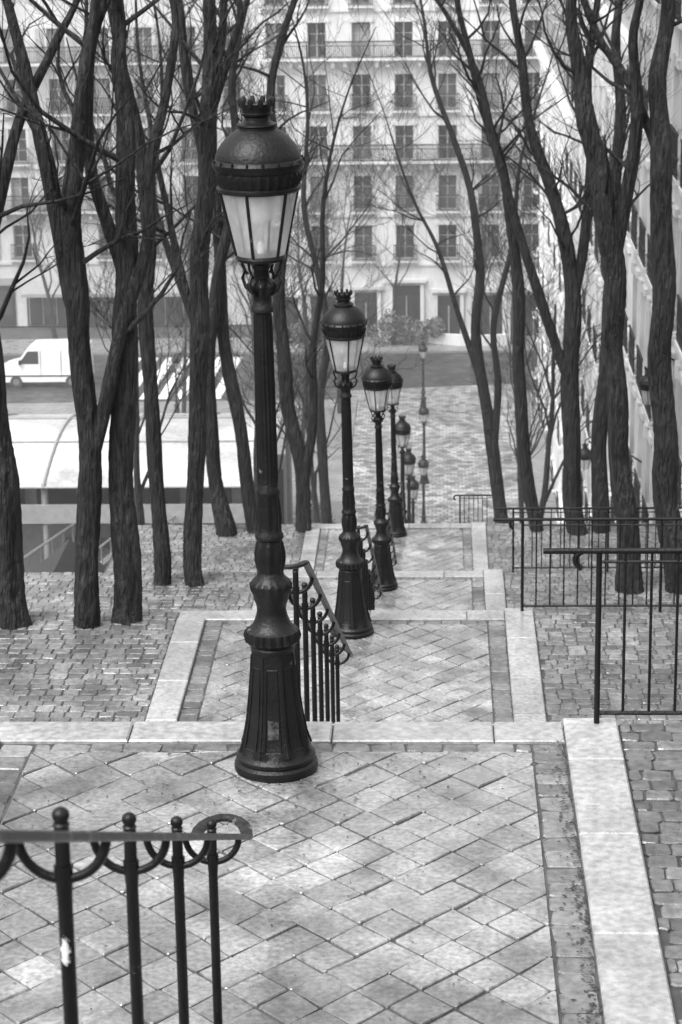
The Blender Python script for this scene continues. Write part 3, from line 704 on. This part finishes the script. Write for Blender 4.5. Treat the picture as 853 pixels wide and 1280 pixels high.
    ob('walls', W.mesh('walls', [wallm]), e); ob('window_panes', GL.mesh('panes', [M_GLASS]), e)
    ob('window_frames', FR.mesh('frames', [M_FRAME, M_SHUT, M_DARK, M_GLASS, M_ZINC]), e); ob('balconies', BA.mesh('balconies', [M_BIRON]), e); ob('roof', RF.mesh('roof', [M_ZINC]), e)
    return e

rows = [-7.7, -10.6, -13.5, -16.35, -19.2, -4.75]
building('apartment_building', (-10.0, 137, 0), (1, 0, 0), (0, -1, 0), 19.4, 12, -24.85, -3.1, rows, [3.3 - 2.45 + .1, 3.3, 5.8, 8.2, 10.65, 13.1, 15.5, 17.9], M_WALL, balc=(4, 2),
         doors=((1.2, 1.5, 2.3), (3.4, 1.4, 2.5), (5.9, 1.3, 2.7), (8.25, 1.6, 3.1), (10.7, 1.3, 2.5), (13.1, 1.4, 2.5), (15.6, 1.4, 2.5), (17.9, 1.2, 2.5)))
building('apartment_building', (-44, 141, 0), (1, 0, 0), (0, -1, 0), 33.7, 12, -24.85, -4.2, [z - .5 for z in rows[:5]], [1.5 + 2.55 * i for i in range(13)], M_WALL2, balc=(1, 4), shops=True, shutters=True)
building('apartment_building', (-80, 143, 0), (1, 0, 0), (0, -1, 0), 35.7, 12, -24.85, -6, [z - 1 for z in rows[:5]], [1.5 + 2.7 * i for i in range(13)], M_WALL4, balc=(3,), shops=True)
building('apartment_building', (9.8, 137.5, 0), (1, 0, 0), (0, -1, 0), 30, 12, -24.85, -2, rows, [1.5 + 2.6 * i for i in range(11)], M_WALL2, balc=(1, 4))
building('rendered_building', (5.3, 124, 0), (0, -1, 0), (-1, 0, 0), 30, 12, -24.85, -6.6, [-22.6, -19.4, -16.2, -13, -9.8], [2.2, 7.5, 12.8, 18, 23.3, 28], M_WALL3, win=(1.0, 1.6))
building('rendered_building', (5.32, 93.9, 0), (0, -1, 0), (-1, 0, 0), 29.5, 12, -24.85, -1, [-20.5, -17.3, -14.1, -10.9, -7.7, -4.5], [1.8 + 2.9 * i for i in range(10)], M_WALL2, win=(1.2, 1.8))
building('rendered_building', (5.3, 64.3, 0), (0, -1, 0), (-1, 0, 0), 20, 12, -24.85, 5.5, [-14.2, -11, -7.8, -4.6, -1.4, 1.8], [1.6 + 2.4 * i for i in range(8)], M_WALL4, win=(1.3, 1.9))

# ------------------------------------------------------------------ funicular station with glazed canopy
e = empty('funicular_station')
rf = MB(); rb = MB(); wl = MB()
X0, X1, Y0, Y1 = -24, -6.4, 88.5, 100; zs = -20.6
n = 14
def arch(t): return (Y0 + (Y1 - Y0) * t, zs + 1.5 * math.sin(math.pi * (.12 + .76 * t)))
nb = 6
for b in range(nb):
    xa = X0 + (X1 - X0) * b / nb + .05; xb = X0 + (X1 - X0) * (b + 1) / nb - .05
    for k in range(n):
        (ya, za), (yb, zb_) = arch(k / n), arch((k + 1) / n)
        rf.add([(xa, ya, za), (xb, ya, za), (xb, yb, zb_), (xa, yb, zb_)], [(0, 1, 2, 3)], 0, 1)
for b in range(nb + 1):
    x = X0 + (X1 - X0) * b / nb
    rb.tube([(x, arch(k / n)[0], arch(k / n)[1] + .02) for k in range(n + 1)], .07, 6)
    rb.tube([(x, Y0 + .3, -24.9), (x, Y0 + .3, arch(.03)[1])], .13, 8); rb.tube([(x, Y1 - .3, -24.9), (x, Y1 - .3, arch(.97)[1])], .13, 8)
for t in (0, .33, .66, 1):
    y, z = arch(t); rb.tube([(X0, y, z + .03), (X1, y, z + .03)], .04, 6)
wl.box(X0, X1, 97.5, 97.7, -24.8, -21.2, 0); 
for k in range(8):
    xa = X0 + .4 + k * 2.2; wl.box(xa, xa + 1.7, 97.4, 97.49, -24.2, -21.8, 1)
wl.box(X0, X1, Y0 + .1, Y0 + .22, -21.5, -20.75, 2); wl.box(X0, -15, 92, 92.2, -24.8, -22.6, 2)
ob('canopy', rf.mesh('canopy', [M_CANOPY], 30), e); ob('frame', rb.mesh('canopy_frame', [M_RIB], 50), e); ob('walls', wl.mesh('station_walls', [M_WALL4, M_GLASS, M_ZINC]), e)
tk = MB()
for x in (-13.4, -9.9):
    tk.obox((x, 52, -15.5), (.28, 0, 0), (0, 37, -7.2), (0, 0, .45), 0); tk.obox((x + 1.3, 52, -15.5), (.28, 0, 0), (0, 37, -7.2), (0, 0, .45), 0)
    for k in range(40): tk.box(x - .1, x + 1.7, 52 + k * .92, 52.2 + k * .92, -15.5 - k * .179 + .02, -15.4 - k * .179 + .03, 1)
    for s in (-.25, 1.85):
        tk.tube([(x + s, 52, -14.1), (x + s, 89, -21.3)], .04, 6)
        for k in range(16): tk.tube([(x + s, 52 + k * 2.4, -15.4 - k * .467), (x + s, 52 + k * 2.4, -14.1 - k * .467)], .035, 5)
ob('funicular_track', tk.mesh('funicular_track', [M_CHROME, M_DARK]))
def hut(x, y, z, w, d, h):
    e = empty('gabled_hut', (x, y, z)); m = MB(); r = MB()
    m.add([(-w / 2, 0, -2), (w / 2, 0, -2), (w / 2, 0, h), (0, 0, h + w * .42), (-w / 2, 0, h), (-w / 2, d, -2), (w / 2, d, -2), (w / 2, d, h), (0, d, h + w * .42), (-w / 2, d, h)],
          [(0, 1, 2, 3, 4), (9, 8, 7, 6, 5), (0, 4, 9, 5), (1, 6, 7, 2)])
    for s in (-1, 1): r.obox((0, -.25, h + w * .42 + .02), (s * w * .6, 0, -w * .42 * 1.2), (0, d + .5, 0), (0, 0, .12))
    ob('walls', m.mesh('hut_walls', [M_WALL4]), e); ob('roof', r.mesh('hut_roof', [M_DARK]), e)
hut(-8.9, 53, -13.3, 1.5, 2, .7)

# ------------------------------------------------------------------ delivery van (nose to the left)
def van(x, y, z):
    e = empty('delivery_van', (x, y, z)); b = MB()
    side = [(0, .35), (0, .95), (.25, 1.1), (.95, 1.3), (1.55, 2.05), (1.9, 2.3), (4.75, 2.35), (4.9, 2.2), (4.95, .4), (4.8, .3), (.15, .28)]
    n = len(side); hw = .92; ins = .1; vs = []
    for yy, s in ((-hw, ins), (-hw + .07, 0), (hw - .07, 0), (hw, ins)):
        for (u, w) in side:
            cu, cw = 2.5, 1.3; k = 1 - s * .35; vs.append((cu + (u - cu) * (1 - s * .15), yy * (1 - .08 * max(0, w - 1.2)), cw + (w - cw) * k))
    fs = [tuple(range(n)), tuple(range(4 * n - 1, 3 * n - 1, -1))]
    for r in range(3):
        for k in range(n): fs.append((r * n + k, r * n + (k + 1) % n, (r + 1) * n + (k + 1) % n, (r + 1) * n + k))
    b.add(vs, fs); ob('body', b.mesh('van_body', [M_VAN], 30), e)
    w = MB()
    for s in (-1, 1):
        yy = s * (hw + .006)
        w.add([(1.12, yy * .992, 1.32), (2.2, yy * .992, 1.32), (2.2, yy * .94, 2.0), (1.62, yy * .94, 2.0)], [(0, 1, 2, 3)])
    w.add([(.99, -.72, 1.36), (.99, .72, 1.36), (1.5, .66, 2.02), (1.5, -.66, 2.02)], [(0, 1, 2, 3)])
    ob('windows', w.mesh('van_windows', [M_DARK]), e)
    t = MB()
    for u in (.95, 3.95):
        for s in (-1, 1):
            c = V((u, s * .82, .33)); pts = [c + V((0, -s * .12, 0)), c + V((0, s * .13, 0))]; t.tube(pts, .33, 20, 0); t.tube([c + V((0, s * .1, 0)), c + V((0, s * .14, 0))], .18, 14, 1)
    ob('wheels', t.mesh('van_wheels', [M_TYRE, M_CHROME], 40), e)
    d = MB(); d.box(-.06, .1, -.85, .85, .32, .55); d.box(-.02, .03, -.75, -.5, .72, .86, 1); d.box(-.02, .03, .5, .75, .72, .86, 1)
    for u in (2.3, 3.4): d.box(u, u + .02, -hw - .004, -hw + .02, .5, 2.05)
    d.box(1.15, 1.25, -1.12, -.94, 1.3, 1.55); d.box(.3, 4.7, -hw - .012, -hw + .02, .62, .7)
    ob('trim', d.mesh('van_trim', [M_DARK, M_BULB]), e)
van(-23.6, 126.2, G - .1)

# ------------------------------------------------------------------ fallen leaves
lf = MB()
def leaf(x, y, z, s):
    a = R.uniform(0, 6.28); c, d = math.cos(a) * s, math.sin(a) * s; u = R.uniform(0, .4) * s
    lf.add([(x - c, y - d, z), (x - d * .5, y + c * .5, z + u), (x + c, y + d, z + .002), (x + d * .5, y - c * .5, z + u * .5)], [(0, 1, 2, 3)])
for k in range(320): leaf(XR - abs(R.gauss(0, .05)) - .01, R.uniform(9.3, 13.1), .008, R.uniform(.008, .02))
for k in range(80): leaf(-.91 + R.gauss(0, .45), 12.3 + R.gauss(0, .3), .008, R.uniform(.008, .018))
for k in range(260): leaf(R.uniform(XL, XR), R.uniform(9.3, 13.1), .008, R.uniform(.005, .012))
for k in range(200): leaf(R.uniform(1.1, 5), R.uniform(9.3, 13.1), .015, R.uniform(.008, .02))
for k in range(300): leaf(R.uniform(-7, -2.9), R.uniform(21, 25), -3.33, R.uniform(.01, .025))
for k in range(200): leaf(R.uniform(XL, 3), R.uniform(21, 25), -3.335, R.uniform(.01, .02))
for k in range(300): leaf(R.uniform(-6.5, -2.9), R.uniform(33, 36) if k % 2 else R.uniform(45, 50), -6.63 if k % 2 else -9.88, R.uniform(.015, .03))
ob('fallen_leaves', lf.mesh('fallen_leaves', [M_LEAF]))

# ------------------------------------------------------------------ winter mist lying over the lower town
mm = MB(); mm.box(-120, 60, 45, 190, -25.5, 12)
mo = ob('mist', mm.mesh('mist', []))
vm = bpy.data.materials.new('mist'); vm.use_nodes = True; nt = vm.node_tree; nt.nodes.clear()
vo = nt.nodes.new('ShaderNodeOutputMaterial'); vs_ = nt.nodes.new('ShaderNodeVolumeScatter'); vs_.inputs['Density'].default_value = .0019; vs_.inputs['Color'].default_value = g(1); vs_.inputs['Anisotropy'].default_value = .2
nt.links.new(vs_.outputs[0], vo.inputs['Volume']); mo.data.materials.append(vm)

# ------------------------------------------------------------------ world, sun, camera
w = bpy.data.worlds.new('World'); SC.world = w; w.use_nodes = True; nt = w.node_tree
bg = nt.nodes['Background']; sk = nt.nodes.new('ShaderNodeTexSky'); sk.sky_type = 'NISHITA'; sk.sun_disc = False
AZ, EL = -140, 56
sk.sun_elevation = math.radians(EL); sk.sun_rotation = math.radians(AZ); sk.air_density = 1.5; sk.dust_density = 8; sk.ozone_density = 1
hs = nt.nodes.new('ShaderNodeHueSaturation'); hs.inputs['Saturation'].default_value = 0
nt.links.new(sk.outputs[0], hs.inputs['Color']); nt.links.new(hs.outputs[0], bg.inputs[0]); bg.inputs[1].default_value = .31
su = bpy.data.lights.new('sun', 'SUN'); su.energy = 1.5; su.angle = math.radians(35); su.color = (1, 1, 1)
so = ob('sun', su)
az = math.radians(AZ); el = math.radians(EL)
dirv = V((math.sin(az) * math.cos(el), math.cos(az) * math.cos(el), math.sin(el)))
so.rotation_euler = dirv.to_track_quat('Z', 'Y').to_euler()

cam = bpy.data.cameras.new('camera'); co = ob('camera', cam); SC.camera = co
cam.sensor_fit = 'VERTICAL'; cam.sensor_height = 36; cam.lens = 84.4; cam.clip_start = .1; cam.clip_end = 4000
p = math.radians(16.5); s = math.radians(2.4); r = math.radians(.9)
f = V((-math.sin(s) * math.cos(p), math.cos(s) * math.cos(p), -math.sin(p))); r0 = V((math.cos(s), math.sin(s), 0)); u0 = r0.cross(f)
RR = r0 * math.cos(r) - u0 * math.sin(r); UU = r0 * math.sin(r) + u0 * math.cos(r)
mt = Matrix((RR, UU, -f)).transposed().to_4x4(); mt.translation = V((0, 0, 5.2)); co.matrix_world = mt
cam.dof.use_dof = True; cam.dof.focus_distance = 14; cam.dof.aperture_fstop = 7
SC.view_settings.view_transform = 'Standard'; SC.view_settings.look = 'None'; SC.view_settings.exposure = 0
